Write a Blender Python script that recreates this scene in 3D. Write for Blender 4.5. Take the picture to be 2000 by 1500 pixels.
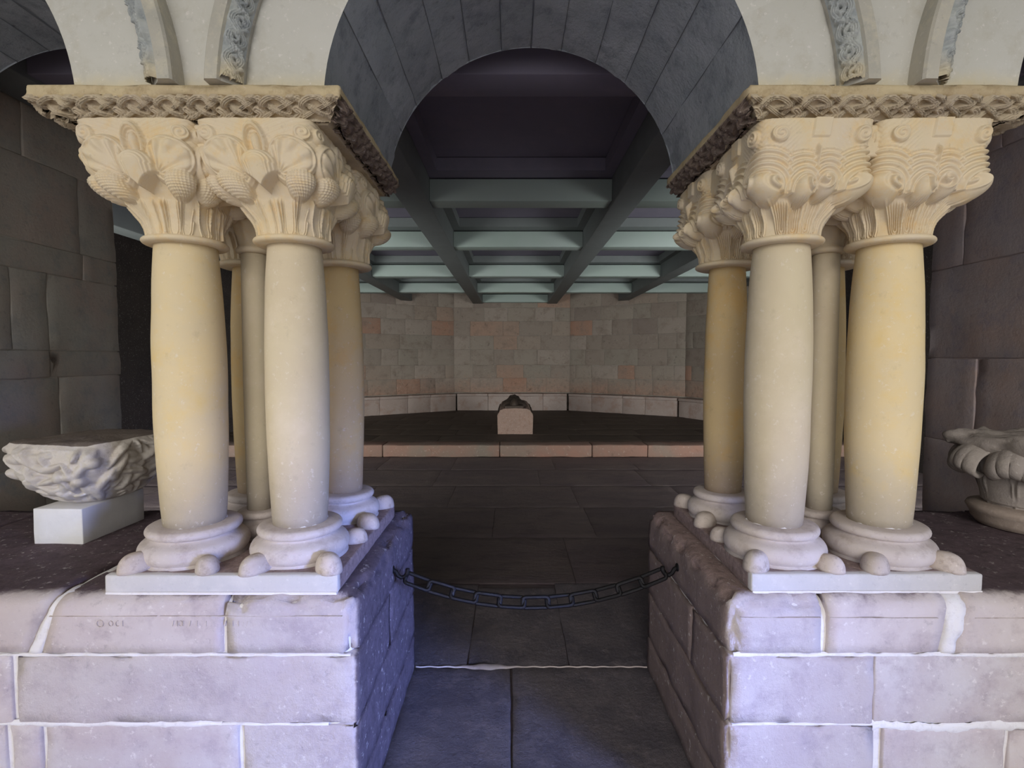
import bpy, math, random
import numpy as np
from mathutils import Vector, Matrix, noise as mnoise

random.seed(7); rng = np.random.RandomState(7)
for o in list(bpy.data.objects): bpy.data.objects.remove(o)
sc = bpy.context.scene
COL = sc.collection

def lin(c):
    c = c / 255.0
    return c / 12.92 if c <= 0.04045 else ((c + 0.055) / 1.055) ** 2.4
def S(r, g, b): return (lin(r), lin(g), lin(b), 1.0)

# ------------------------------------------------------------------ camera, world, lights, exposure
EYE = 1.6
cam_d = bpy.data.cameras.new('camera'); cam = bpy.data.objects.new('camera', cam_d); COL.objects.link(cam)
cam_d.sensor_fit = 'HORIZONTAL'; cam_d.sensor_width = 36.0; cam_d.lens = 36.0 * 1000 / 2000
cam_d.clip_start = 0.05; cam_d.clip_end = 200
cam.location = (0, 0, EYE)
cam.rotation_euler = (math.radians(90) - math.atan(0.05), 0, 0)
sc.camera = cam

w = bpy.data.worlds.new('world'); sc.world = w; w.use_nodes = True
bg = w.node_tree.nodes['Background']; bg.inputs[0].default_value = (0.80, 0.90, 1.0, 1); bg.inputs[1].default_value = 0.55

def sun(name, direction, strength, angle, color):
    d = bpy.data.lights.new(name, 'SUN'); d.energy = strength; d.angle = math.radians(angle); d.color = color
    o = bpy.data.objects.new(name, d); COL.objects.link(o)
    o.rotation_euler = Vector(direction).to_track_quat('-Z', 'Y').to_euler(); return o
def area(name, loc, direction, sx, sy, power, color, spread=180):
    d = bpy.data.lights.new(name, 'AREA'); d.shape = 'RECTANGLE'; d.size = sx; d.size_y = sy; d.energy = power; d.color = color
    d.spread = math.radians(spread)
    o = bpy.data.objects.new(name, d); COL.objects.link(o); o.location = loc
    o.rotation_euler = Vector(direction).to_track_quat('-Z', 'Y').to_euler(); return o
sun('garden_daylight', (0.13, 1.0, -0.34), 1.22, 24, (1.0, 0.96, 0.90))
area('cloister_opening_light', (-1.0, -3.2, 1.9), (0.06, 1, -0.03), 9.0, 2.6, 88, (1.0, 0.955, 0.91))
area('blue_tint_light', (3.2, -1.4, 1.25), (-3.6, 3.4, -1.0), 1.0, 1.0, 17, (0.26, 0.38, 1.0), 30)  # added blue lamp, aimed to tint the left jamb and floor
area('side_fill_light', (-4.5, 2.85, 1.1), (0.40, 1, 0.02), 2.0, 1.5, 165, (0.95, 1.0, 0.96), 130)  # added pair of unseen fill lamps, brightening the beams and back wall
area('side_fill_light', (4.5, 2.85, 1.1), (-0.40, 1, 0.02), 2.0, 1.5, 165, (0.95, 1.0, 0.98), 130)

sc.view_settings.view_transform = 'Standard'; sc.view_settings.look = 'None'
sc.view_settings.gamma = 1.0; sc.view_settings.use_curve_mapping = False
sc.view_settings.exposure = 0.0

# ------------------------------------------------------------------ materials
def stone(name, cols, scale=3.0, rough=0.88, bump=0.35, rnd=0.10, speck=0.25, pits=0.3, fine=60.0, stain_tone=None, ramp=None, stretch=(1, 1, 1), spec=0.25, speck_col=(235, 228, 222)):
    """cols: three colours mixed by noise; patina: (colour, axis, edge, softness, sign, wobble) = stains and second tones past an edge on one axis"""
    m = bpy.data.materials.new(name); m.use_nodes = True
    nt = m.node_tree; N = nt.nodes; L = nt.links
    b = N['Principled BSDF']; b.inputs['Roughness'].default_value = rough
    b.inputs['Specular IOR Level'].default_value = spec
    tc = N.new('ShaderNodeTexCoord'); oi = N.new('ShaderNodeObjectInfo')
    mul = N.new('ShaderNodeMath'); mul.operation = 'MULTIPLY'; mul.inputs[1].default_value = 41.0
    L.new(oi.outputs['Random'], mul.inputs[0])
    mp = N.new('ShaderNodeMapping'); L.new(tc.outputs['Object'], mp.inputs[0]); L.new(mul.outputs[0], mp.inputs[1])
    mp.inputs['Scale'].default_value = stretch
    def nz(s, det=6, ro=0.6, dist=0.0):
        n = N.new('ShaderNodeTexNoise'); n.inputs['Scale'].default_value = s; n.inputs['Detail'].default_value = det
        n.inputs['Roughness'].default_value = ro; n.inputs['Distortion'].default_value = dist
        L.new(mp.outputs[0], n.inputs['Vector']); return n
    def rmp(a, bb, src, ca=(0, 0, 0, 1), cb=(1, 1, 1, 1)):
        r = N.new('ShaderNodeValToRGB'); r.color_ramp.elements[0].position = a; r.color_ramp.elements[1].position = bb
        r.color_ramp.elements[0].color = ca; r.color_ramp.elements[1].color = cb; L.new(src, r.inputs[0]); return r
    def mix(f, a, bb, t='MIX'):
        x = N.new('ShaderNodeMix'); x.data_type = 'RGBA'; x.blend_type = t
        for sock, v in ((x.inputs[0], f), (x.inputs[6], a), (x.inputs[7], bb)):
            if hasattr(v, 'node'): L.new(v, sock)
            elif isinstance(v, tuple): sock.default_value = v
            else: sock.default_value = v
        return x.outputs[2]
    n1 = nz(scale, 6, 0.62, 0.3); n2 = nz(scale * 3.3, 8, 0.7); n3 = nz(fine, 6, 0.7); n4 = nz(scale * 9, 10, 0.75)
    if ramp:      # per-piece base colour, picked by the object's random number
        r = N.new('ShaderNodeValToRGB'); r.color_ramp.interpolation = 'CONSTANT'
        while len(r.color_ramp.elements) < len(ramp): r.color_ramp.elements.new(0.5)
        for e, (p, c) in zip(r.color_ramp.elements, ramp): e.position = p; e.color = S(*c)
        L.new(oi.outputs['Random'], r.inputs[0]); base = r.outputs[0]
        base = mix(rmp(0.40, 0.66, n1.outputs[0]).outputs[0], base, mix(0.5, base, S(*cols[1])))
    else:
        base = mix(rmp(0.38, 0.64, n1.outputs[0]).outputs[0], S(*cols[0]), S(*cols[1]))
    f2 = N.new('ShaderNodeMath'); f2.operation = 'MULTIPLY'; f2.inputs[1].default_value = 0.75; L.new(rmp(0.50, 0.68, n2.outputs[0]).outputs[0], f2.inputs[0])
    base = mix(f2.outputs[0], base, S(*cols[2]))
    if stain_tone:
        for (pc, axis, edge, soft, sign, wob) in stain_tone:
            pk = 1.35 if sum(pc) < 360 else 1.06
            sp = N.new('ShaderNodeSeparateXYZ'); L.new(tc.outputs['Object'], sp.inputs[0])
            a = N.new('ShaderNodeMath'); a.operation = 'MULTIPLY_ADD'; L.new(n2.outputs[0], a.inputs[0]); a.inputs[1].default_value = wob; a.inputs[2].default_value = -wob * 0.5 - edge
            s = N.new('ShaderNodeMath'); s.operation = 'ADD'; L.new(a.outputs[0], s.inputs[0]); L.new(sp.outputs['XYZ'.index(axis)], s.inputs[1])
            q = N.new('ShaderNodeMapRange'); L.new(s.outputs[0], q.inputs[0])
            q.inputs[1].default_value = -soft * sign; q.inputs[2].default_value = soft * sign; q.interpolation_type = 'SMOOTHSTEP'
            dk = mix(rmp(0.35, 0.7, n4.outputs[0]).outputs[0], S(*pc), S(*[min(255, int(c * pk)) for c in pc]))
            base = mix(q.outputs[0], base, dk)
    # pale flecks and dark pits
    sf = N.new('ShaderNodeMath'); sf.operation = 'MULTIPLY'; sf.inputs[1].default_value = speck
    L.new(rmp(0.60, 0.67, n3.outputs[0]).outputs[0], sf.inputs[0]); base = mix(sf.outputs[0], base, S(*speck_col))
    pf = N.new('ShaderNodeMath'); pf.operation = 'MULTIPLY'; pf.inputs[1].default_value = pits
    L.new(rmp(0.34, 0.42, n4.outputs[0], (1, 1, 1, 1), (0, 0, 0, 1)).outputs[0], pf.inputs[0])
    base = mix(pf.outputs[0], base, mix(0.55, base, (0.01, 0.008, 0.007, 1)))
    hsv = N.new('ShaderNodeHueSaturation'); L.new(base, hsv.inputs['Color'])
    mr = N.new('ShaderNodeMapRange'); L.new(oi.outputs['Random'], mr.inputs[0]); mr.inputs[3].default_value = 1 - rnd; mr.inputs[4].default_value = 1 + rnd
    L.new(mr.outputs[0], hsv.inputs['Value']); L.new(hsv.outputs[0], b.inputs['Base Color'])
    add = N.new('ShaderNodeMath'); add.operation = 'MULTIPLY_ADD'; L.new(n3.outputs[0], add.inputs[0]); add.inputs[1].default_value = 0.35; L.new(n4.outputs[0], add.inputs[2])
    bp = N.new('ShaderNodeBump'); bp.inputs['Strength'].default_value = bump; bp.inputs['Distance'].default_value = 0.012
    L.new(add.outputs[0], bp.inputs['Height']); L.new(bp.outputs[0], b.inputs['Normal'])
    return m

M = {}
M['shaft_yellow'] = stone('shaft_yellow', [(226, 203, 156), (215, 198, 164), (224, 196, 136)], 2.2, bump=0.10, speck=0.35, pits=0.15, fine=45, rnd=0.03, stain_tone=[((156, 147, 134), 'Z', 0.12, 0.22, -1, 0.10)])
M['shaft_pale'] = stone('shaft_pale', [(212, 198, 168), (206, 190, 162), (217, 202, 176)], 2.2, bump=0.10, speck=0.35, pits=0.15, fine=45, rnd=0.03, stain_tone=[((156, 146, 134), 'Z', 0.12, 0.22, -1, 0.10)])
M['shaft_ochre'] = stone('shaft_ochre', [(206, 180, 132), (196, 172, 132), (208, 170, 108)], 2.2, bump=0.10, speck=0.25, pits=0.2, fine=45, rnd=0.03, stain_tone=[((142, 126, 112), 'Z', 0.10, 0.20, -1, 0.10)])
M['base'] = stone('base', [(196, 184, 177), (206, 195, 190), (170, 155, 147)], 5, bump=0.2, rnd=0.02)
M['spur'] = stone('spur', [(188, 174, 164), (200, 188, 180), (150, 134, 124)], 9, bump=0.25, speck=0.4, rnd=0.12)
M['plinth'] = stone('plinth', [(200, 195, 192), (192, 189, 187), (206, 201, 197)], 5, bump=0.18, rnd=0.02, speck=0.3, stain_tone=[((122, 106, 104), 'Y', 0.022, 0.006, 1, 0.012)])
M['capital'] = stone('capital', [(220, 202, 168), (216, 200, 176), (222, 192, 140)], 4, bump=0.14, rnd=0.04, speck=0.15, pits=0.25)
M['capital_dark'] = stone('capital_dark', [(176, 150, 120), (160, 136, 112), (184, 148, 104)], 5, bump=0.18, rnd=0.05, speck=0.2)
M['abacus'] = stone('abacus', [(208, 190, 152), (186, 166, 134), (164, 142, 106)], 6, bump=0.3, rnd=0.03, speck=0.2)
M['frieze'] = stone('frieze', [(196, 180, 152), (184, 168, 146), (170, 150, 120)], 6, bump=0.2, rnd=0.03, speck=0.2)
M['frieze_shaded'] = stone('frieze_shaded', [(128, 112, 100), (112, 98, 90), (146, 130, 118)], 6, bump=0.3, rnd=0.03, speck=0.35)  # shaded copy of the frieze stone, shade put into the colour
M['arch_front'] = stone('arch_front', [(202, 199, 188), (208, 205, 196), (190, 184, 168)], 2.5, bump=0.16, rnd=0.03, speck=0.5, pits=0.15, stain_tone=[((208, 194, 158), 'Z', 2.49, 0.05, -1, 0.12)])
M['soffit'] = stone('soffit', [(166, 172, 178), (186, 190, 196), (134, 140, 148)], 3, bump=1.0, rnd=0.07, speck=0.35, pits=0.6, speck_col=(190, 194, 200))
M['hood'] = stone('hood', [(190, 184, 170), (176, 172, 160), (204, 196, 174)], 5, bump=0.25, rnd=0.02)
M['hood_carving'] = stone('hood_carving', [(172, 176, 176), (186, 188, 182), (140, 146, 150)], 7, bump=0.25, rnd=0.02, stain_tone=[((200, 188, 160), 'Z', 2.52, 0.05, -1, 0.06)])
M['parapet'] = stone('parapet', [(194, 180, 178), (208, 200, 198), (172, 158, 160)], 3.2, bump=0.4, rnd=0.05, speck=0.5, pits=0.3, fine=40)
M['parapet_top'] = stone('parapet_top', [(194, 180, 176), (206, 195, 190), (172, 158, 156)], 3, bump=0.4, rnd=0.03, speck=0.4, fine=40, stain_tone=[((80, 68, 72), 'Y', 1.665, 0.022, 1, 0.10)])
M['jamb_left'] = stone('jamb_left', [(196, 182, 180), (206, 195, 192), (176, 162, 164)], 3, bump=0.8, rnd=0.03, speck=0.5, fine=40, stain_tone=[((86, 77, 84), 'Y', 1.665, 0.015, 1, 0.08), ((88, 79, 86), 'X', -0.512, 0.006, 1, 0.02)])  # darker behind the front edge and on the passage face
M['jamb_right'] = stone('jamb_right', [(196, 182, 180), (206, 195, 192), (176, 162, 164)], 3, bump=0.8, rnd=0.03, speck=0.5, fine=40, stain_tone=[((128, 110, 106), 'Y', 1.665, 0.015, 1, 0.08), ((132, 116, 112), 'X', 0.708, 0.006, -1, 0.02)])  # passage face and rear of the block darker than the front
M['mortar'] = stone('mortar', [(224, 218, 216), (230, 226, 224), (206, 198, 196)], 8, bump=0.3, rnd=0.0, speck=0.1)
M['joint_dark'] = stone('joint_dark', [(70, 62, 58), (86, 78, 72), (60, 54, 50)], 4, bump=0.3)
M['stub_left'] = stone('stub_left', [(196, 191, 178), (200, 184, 170), (170, 170, 164)], 2.4, bump=0.5, rnd=0.07, speck=0.25, pits=0.4, speck_col=(200, 192, 184))
M['stub_right'] = stone('stub_right', [(178, 166, 166), (184, 162, 154), (160, 150, 158)], 2.4, bump=0.5, rnd=0.07, speck=0.25, pits=0.4, speck_col=(200, 192, 184))
BR = [(0.0, (150, 137, 126)), (0.18, (144, 133, 122)), (0.36, (154, 140, 130)), (0.52, (148, 132, 120)), (0.68, (140, 126, 116)), (0.84, (156, 128, 112)), (0.91, (156, 120, 102)), (0.95, (130, 116, 108))]
M['wall_block'] = stone('wall_block', [(150, 138, 126), (142, 130, 119), (124, 108, 98)], 1.2, bump=0.5, rnd=0.03, speck=0.25, pits=0.7, fine=18, stain_tone=[((134, 106, 92), 'Z', 0.80, 0.45, -1, 1.3)], ramp=BR, speck_col=(190, 178, 166))
M['wall_core'] = stone('wall_core', [(150, 142, 132), (138, 128, 120), (116, 104, 96)], 2, bump=0.4, rnd=0)
M['side_wall'] = stone('side_wall', [(58, 50, 47), (50, 44, 42), (44, 38, 36)], 1.5, bump=0.4, rnd=0)  # shade of the unlit hall sides is put into this dark colour
M['bench'] = stone('bench', [(168, 152, 145), (160, 142, 134), (146, 118, 106)], 1.2, bump=0.2, rnd=0.05, speck=0.2, pits=0.3, fine=25)
M['riser'] = stone('riser', [(134, 104, 92), (120, 108, 98), (140, 104, 90)], 1.0, bump=0.4, rnd=0.12, speck=0.2, pits=0.5, fine=25)
M['dais'] = stone('dais', [(74, 62, 54), (66, 56, 50), (88, 74, 64)], 1.4, bump=0.5, rough=0.6, rnd=0.08, speck=0.1, stretch=(0.7, 1.6, 1), fine=16, speck_col=(130, 116, 104))
M['floor'] = stone('floor', [(84, 72, 76), (100, 88, 86), (60, 50, 56)], 1.9, bump=1.6, rough=0.5, rnd=0.05, speck=0.25, stretch=(0.6, 1.6, 1), fine=22, spec=0.5, speck_col=(140, 132, 144))  # pale flecks stand for specular glints, painted into the colour
M['slab'] = stone('slab', [(118, 110, 114), (96, 90, 98), (138, 128, 130)], 4, bump=1.6, rough=0.6, rnd=0.10, speck=0.35, fine=45, spec=0.4, speck_col=(160, 156, 170))
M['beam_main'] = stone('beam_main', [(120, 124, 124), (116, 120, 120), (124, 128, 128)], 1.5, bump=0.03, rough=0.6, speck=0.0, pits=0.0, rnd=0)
M['beam_cross'] = stone('beam_cross', [(160, 172, 166), (162, 172, 168), (156, 170, 162)], 0.8, bump=0.02, rough=0.6, speck=0.0, pits=0.0, rnd=0)
M['ceiling'] = stone('ceiling', [(132, 126, 142), (126, 121, 136), (138, 130, 146)], 0.8, bump=0.02, rough=0.8, speck=0.0, pits=0.0, rnd=0)
M['tomb'] = stone('tomb', [(150, 126, 114), (140, 118, 107), (126, 96, 84)], 5, bump=0.4, rnd=0, speck=0.3, pits=0.4)
M['effigy'] = stone('effigy', [(70, 58, 50), (60, 50, 46), (84, 70, 60)], 6, bump=0.3, rough=0.6, rnd=0, speck=0.1)
M['rubble'] = stone('rubble', [(208, 200, 190), (196, 186, 176), (214, 208, 200)], 6, bump=0.5, rnd=0, speck=0.2, pits=0.4)
M['rubble_top'] = stone('rubble_top', [(128, 116, 106), (116, 104, 96), (140, 128, 118)], 6, bump=0.8, rnd=0)
M['block_white'] = stone('block_white', [(222, 220, 218), (214, 212, 210), (226, 224, 222)], 4, bump=0.15, rnd=0, speck=0.1, pits=0.1)
M['leaf_cap'] = stone('leaf_cap', [(168, 158, 150), (156, 146, 140), (178, 168, 158)], 6, bump=0.5, rnd=0, speck=0.25)
M['leaf_torus'] = stone('leaf_torus', [(172, 156, 144), (160, 144, 132), (180, 164, 152)], 6, bump=0.4, rnd=0)
m = bpy.data.materials.new('iron'); m.use_nodes = True; b = m.node_tree.nodes['Principled BSDF']
b.inputs['Base Color'].default_value = (0.012, 0.011, 0.013, 1); b.inputs['Metallic'].default_value = 0.6; b.inputs['Roughness'].default_value = 0.33
nn = m.node_tree.nodes.new('ShaderNodeTexNoise'); nn.inputs['Scale'].default_value = 90
bb_ = m.node_tree.nodes.new('ShaderNodeBump'); bb_.inputs['Strength'].default_value = 0.4; bb_.inputs['Distance'].default_value = 0.003
m.node_tree.links.new(nn.outputs[0], bb_.inputs['Height']); m.node_tree.links.new(bb_.outputs[0], b.inputs['Normal']); M['iron'] = m

# ------------------------------------------------------------------ helpers
def link(name, me, parent=None, loc=(0, 0, 0), rot=(0, 0, 0)):
    o = bpy.data.objects.new(name, me); COL.objects.link(o); o.location = loc; o.rotation_euler = rot
    if parent is not None: o.parent = parent
    return o
def tag(o, label=None, cat=None, group=None, kind=None):
    if label: o['label'] = label
    if cat: o['category'] = cat
    if group: o['group'] = group
    if kind: o['kind'] = kind
    return o
def empty(name, loc, label=None, cat=None, group=None, kind=None):
    return tag(link(name, None, None, loc), label, cat, group, kind)
def mesh(name, V, F, mat, smooth=False, mats=None, fm=None):
    me = bpy.data.meshes.new(name)
    me.from_pydata([tuple(map(float, v)) for v in V], [], [tuple(f) for f in F])
    for mm in (mats or [mat]): me.materials.append(mm)
    if smooth: me.polygons.foreach_set('use_smooth', [True] * len(me.polygons))
    if fm is not None: me.polygons.foreach_set('material_index', fm)
    me.update(); return me
def grid(P, close_u=False, cap0=False, cap1=False, flip=False):
    """P (nv, nu, 3) -> verts, faces"""
    nv, nu = P.shape[:2]; V = P.reshape(-1, 3)
    i = np.arange(nv - 1)[:, None]; j = np.arange(nu if close_u else nu - 1)[None, :]
    a = i * nu + j; b = i * nu + (j + 1) % nu; c = (i + 1) * nu + (j + 1) % nu; d = (i + 1) * nu + j
    F = np.stack([a, b, c, d], -1).reshape(-1, 4)
    if flip: F = F[:, ::-1]
    F = F.tolist()
    if cap0: F.append(list(range(nu))[::-1] if not flip else list(range(nu)))
    if cap1: F.append([(nv - 1) * nu + k for k in range(nu)] if not flip else [(nv - 1) * nu + k for k in range(nu)][::-1])
    return V, F
def lathe(prof, seg=48, bottom=True, top=True, fn=None):
    a = np.linspace(0, 2 * np.pi, seg, endpoint=False); r = np.array([p[0] for p in prof]); z = np.array([p[1] for p in prof])
    P = np.zeros((len(prof), seg, 3)); P[..., 0] = r[:, None] * np.cos(a); P[..., 1] = r[:, None] * np.sin(a); P[..., 2] = z[:, None]
    if fn: P = fn(P)
    return grid(P, True, bottom, top)
def nz3(V, s, seed=0.0, oct_=3):
    return np.array([mnoise.fractal(Vector((v[0] * s + seed, v[1] * s - seed, v[2] * s + seed * 2)), 0.9, 2.0, oct_) for v in V])
def rblock(x0, x1, y0, y1, z0, z1, r=0.006, step=0.06, nse=0.0, big=None, seed=0, shear0=0, shear1=0, faces='xXyYzZ', nscale=9.0, mseg=14, chip=0.0):
    """Block with rounded arrises and slightly uneven faces. big = dict(side -> radius); shear moves the x ends linearly with height."""
    big = big or {}
    lo = np.array([x0, y0, z0], float); hi = np.array([x1, y1, z1], float)
    rl = np.array([big.get('x', r), big.get('y', r), big.get('z', r)]); rh = np.array([big.get('X', r), big.get('Y', r), big.get('Z', r)])
    def axis(k):
        L_ = hi[k] - lo[k]; n = max(1, min(mseg, int(round((L_ - rl[k] - rh[k]) / step))))
        a = [lo[k]] + ([lo[k] + rl[k] * t for t in ((.3, .65) if rl[k] > .015 else ())])
        a += list(np.linspace(lo[k] + rl[k], hi[k] - rh[k], n + 1))
        a += ([hi[k] - rh[k] * t for t in ((.65, .3) if rh[k] > .015 else ())]) + [hi[k]]
        return a
    A = [axis(0), axis(1), axis(2)]
    idx = {}; V = []; F = []
    def vid(i, j, k):
        if (i, j, k) not in idx: idx[(i, j, k)] = len(V); V.append((A[0][i], A[1][j], A[2][k]))
        return idx[(i, j, k)]
    n = [len(a) for a in A]
    for ax, nm in enumerate('xyz'):
        o1, o2 = (ax + 1) % 3, (ax + 2) % 3
        for side, ch in ((0, nm), (n[ax] - 1, nm.upper())):
            if ch not in faces: continue
            for p in range(n[o1] - 1):
                for q in range(n[o2] - 1):
                    def g(pp, qq):
                        t = [0, 0, 0]; t[ax] = side; t[o1] = pp; t[o2] = qq; return vid(*t)
                    f = [g(p, q), g(p + 1, q), g(p + 1, q + 1), g(p, q + 1)]
                    F.append(f if side else f[::-1])
    V = np.array(V); q = np.clip(V, lo + rl, hi - rh); d = V - q
    R = np.where(d < 0, rl, rh); dn = d / R; ln = np.linalg.norm(dn, axis=1)
    nzm = ln > 1e-6
    out = V.copy(); out[nzm] = q[nzm] + R[nzm] * dn[nzm] / ln[nzm][:, None]
    if nse > 0:
        h = nz3(out, nscale, seed); c = (lo + hi) / 2
        nrm = np.where(nzm[:, None], dn / np.maximum(ln, 1e-6)[:, None], 0)
        out = out + nrm * (h * nse)[:, None]
        if chip > 0:
            h2 = nz3(out, 16, seed + 5); edge = (np.sum(np.abs(dn) > 0.25, axis=1) >= 2)
            out = out - nrm * (np.maximum(0, h2 - 0.05) * chip * edge)[:, None]
    if shear0 or shear1:
        t = (out[:, 2] - z0) / (z1 - z0); u = (out[:, 0] - x0) / (x1 - x0)
        out[:, 0] += (shear0 * (1 - u) + shear1 * u) * t
    return out, F
def block(name, parent, mat, *a, smooth=True, loc=(0, 0, 0), **k):
    V, F = rblock(*a, **k); return link(name, mesh(name, V, F, mat, smooth), parent, loc)
def box(x0, x1, y0, y1, z0, z1):
    V = [(x, y, z) for z in (z0, z1) for y in (y0, y1) for x in (x0, x1)]
    F = [(0, 2, 3, 1), (4, 5, 7, 6), (0, 1, 5, 4), (2, 6, 7, 3), (0, 4, 6, 2), (1, 3, 7, 5)]
    return V, F
def boxes(lst):
    V, F = [], []
    for b_ in lst:
        v, f = box(*b_); o = len(V); V += v; F += [tuple(i + o for i in g) for g in f]
    return V, F
def dup(o, name=None, parent=None, loc=None, rot=None):
    c = o.copy(); COL.objects.link(c)
    if name: c.name = name
    if parent is not None: c.parent = parent
    if loc is not None: c.location = loc
    if rot is not None: c.rotation_euler = rot
    return c

PT = 0.825      # parapet top
YF, YR = 1.62, 2.58
XL, XR = -0.505, 0.70

# ------------------------------------------------------------------ floors
fl = link('floor', mesh('floor', *box(-7.5, 7.5, -6, 15.0, -0.25, -0.012), M['floor'])); tag(fl, kind='structure')
def slab(x0, x1, y0, y1, mat, z1=0.0, nse=0.006, step=0.05, par=fl, mseg=24, nm='floor_slab', g=0.0015):
    block(nm, par, mat, x0 + g, x1 - g, y0 + g, y1 - g, z1 - 0.06, z1, r=0.004, step=step, nse=nse, seed=random.random() * 50, faces='xXyYZ', mseg=mseg, nscale=5)
for a in [(-0.52, -0.005, 1.25, 2.575), (0.0, 0.72, 1.25, 2.575)]: slab(*a, M['slab'])
for a in [(-0.95, -0.235, 2.585, 3.55), (-0.235, 0.30, 2.585, 3.50), (0.30, 1.05, 2.585, 3.58)]: slab(*a, M['slab'])
# the worn paving of the hall: long rough slabs laid in rows
y = 3.58; row = 0
while y < 8.2:
    dy = min(0.93, 8.23 - y); x = -5.6 + (0.5 if row % 2 else 0)
    while x < 5.6:
        dx = random.uniform(0.9, 1.6); slab(x, min(x + dx, 5.7), y, y + dy, M['floor'], nse=0.005, step=0.1, mseg=14, g=0.0006); x += dx
    y += dy; row += 1
for s in (-1, 1):
    x = 0.95 if s < 0 else 1.05
    while x < 5.6:
        dx = random.uniform(0.9, 1.4); a, b2 = (-x - dx, -x) if s < 0 else (x, x + dx); slab(a, b2, 2.62, 3.58, M['floor'], nse=0.005, step=0.1, mseg=14, g=0.0006); x += dx
# mortar smear along the joint behind the passage
V, F = grid(np.array([[[x, 2.583 + yy * (0.006 + 0.02 * max(0, math.exp(-((x + 0.13) / 0.11) ** 2))) + 0.003 * math.sin(x * 70), 0.002 - 0.004 * yy * yy + 0.0015] for x in np.linspace(-0.5, 0.7, 90)] for yy in (-1, -.5, 0, .5, 1)]))
link('joint_mortar', mesh('joint_mortar', V, F, M['parapet'], True), fl)
# cloister walk outside, paved in big slabs
for i in range(7):
    for j in range(4):
        slab(-3.5 + i, -2.5 + i, -2.75 + j, -1.75 + j, M['parapet'], nse=0.003, step=0.5)

# raised floor of the apse with its red stone edge
rf = link('floor_raised', mesh('floor_raised', *box(-5.9, 5.9, 8.36, 14.3, -0.02, 0.178), M['dais'])); tag(rf, kind='structure')
x = -5.9
while x < 5.9:
    dx = random.choice([0.9, 1.2, 1.5, 1.9]); x1 = min(5.9, x + dx)
    block('edge_stone', rf, M['riser'], x + .004, x1 - .004, 8.23, 8.62, 0.0, 0.195, r=0.015, step=0.12, nse=0.012, seed=x, nscale=5); x = x1
y = 8.63; row = 0
while y < 13.9:
    dy = 0.75; x = -5.8 + 0.4 * (row % 2)
    while x < 5.8:
        dx = random.uniform(0.8, 1.3); slab(x, x + dx, y, y + dy, M['dais'], z1=0.19, nse=0.006, step=0.2, par=rf, mseg=8); x += dx
    y += dy; row += 1

# ------------------------------------------------------------------ apse walls (polygon), each built of blocks
pts = [(-5.75, 2.62), (-5.75, 8.9), (-4.95, 10.9), (-4.15, 12.45), (-1.60, 14.15), (1.60, 14.15), (4.25, 12.55), (5.1, 10.9), (5.75, 8.9), (5.75, 2.62)]
names = ['wall_left', 'wall_left_corner', 'wall_left_apse', 'wall_back_left', 'wall_back', 'wall_back_right', 'wall_right_apse', 'wall_right_corner', 'wall_right']
proto = {}
for k in range(len(pts) - 1):
    a, c = Vector(pts[k]), Vector(pts[k + 1]); L_ = (c - a).length; ang = math.atan2(c.y - a.y, c.x - a.x)
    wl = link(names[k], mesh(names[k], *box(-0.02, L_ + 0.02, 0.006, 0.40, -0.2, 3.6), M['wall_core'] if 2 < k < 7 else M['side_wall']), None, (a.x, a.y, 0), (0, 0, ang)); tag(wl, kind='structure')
    if 2 <= k <= 6:
        z = 0.66; ci = 0
        while z < 3.38:
            h = [0.40, 0.36, 0.42, 0.38, 0.40, 0.37, 0.36][ci % 7]; x = 0.0
            if ci % 2: x = -random.uniform(.2, .5)
            while x < L_:
                l = random.choice([0.45, 0.55, 0.65, 0.75, 0.9]); x1 = min(x + l, L_)
                if L_ - x1 < 0.18: x1 = L_
                xa = max(0, x)
                if x1 - xa > 0.05:
                    V, F = rblock(xa + .003, x1 - .003, -0.006 * random.random(), 0.10, z + .003, min(z + h, 3.46) - .003, r=0.006, step=0.12, nse=0.010, seed=random.random() * 90, faces='xXyzZ', nscale=6, mseg=4)
                    link('wall_block', mesh('wall_block', V, F, M['wall_block'], True), wl)
                x = x1
            z += h; ci += 1
# stone bench round the apse
off = 0.32
for k in range(2, 7):
    a, c = Vector(pts[k]), Vector(pts[k + 1]); d = (c - a).normalized(); L_ = (c - a).length; ang = math.atan2(d.y, d.x)
    sh = 0.113
    bn = tag(link('stone_bench', None, None, (a.x, a.y, 0.19), (0, 0, ang)),
             {2: 'low stone bench along the far left wall of the apse', 3: 'low stone bench below the left slanting apse wall', 4: 'low pale stone bench across the middle of the back wall behind the tomb', 5: 'low stone bench below the right slanting apse wall', 6: 'low stone bench along the far right wall of the apse'}[k], 'bench')
    n = max(2, int(L_ / 0.75)); xs = np.linspace(sh, L_ - sh, n + 1) + np.concatenate([[0], np.random.RandomState(k).uniform(-.1, .1, n - 1), [0]])
    for i in range(n):
        block('bench_panel', bn, M['bench'], xs[i] + .003, xs[i + 1] - .003, -off, -0.012, 0.0, 0.385, r=0.006, step=0.2, nse=0.006, seed=k * 9 + i, mseg=5)
        block('bench_seat', bn, M['bench'], xs[i] + .003, xs[i + 1] - .003, -off - 0.03, -0.012, 0.387, 0.455, r=0.012, step=0.2, nse=0.006, seed=k * 9 + i + .5, mseg=5)

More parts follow.
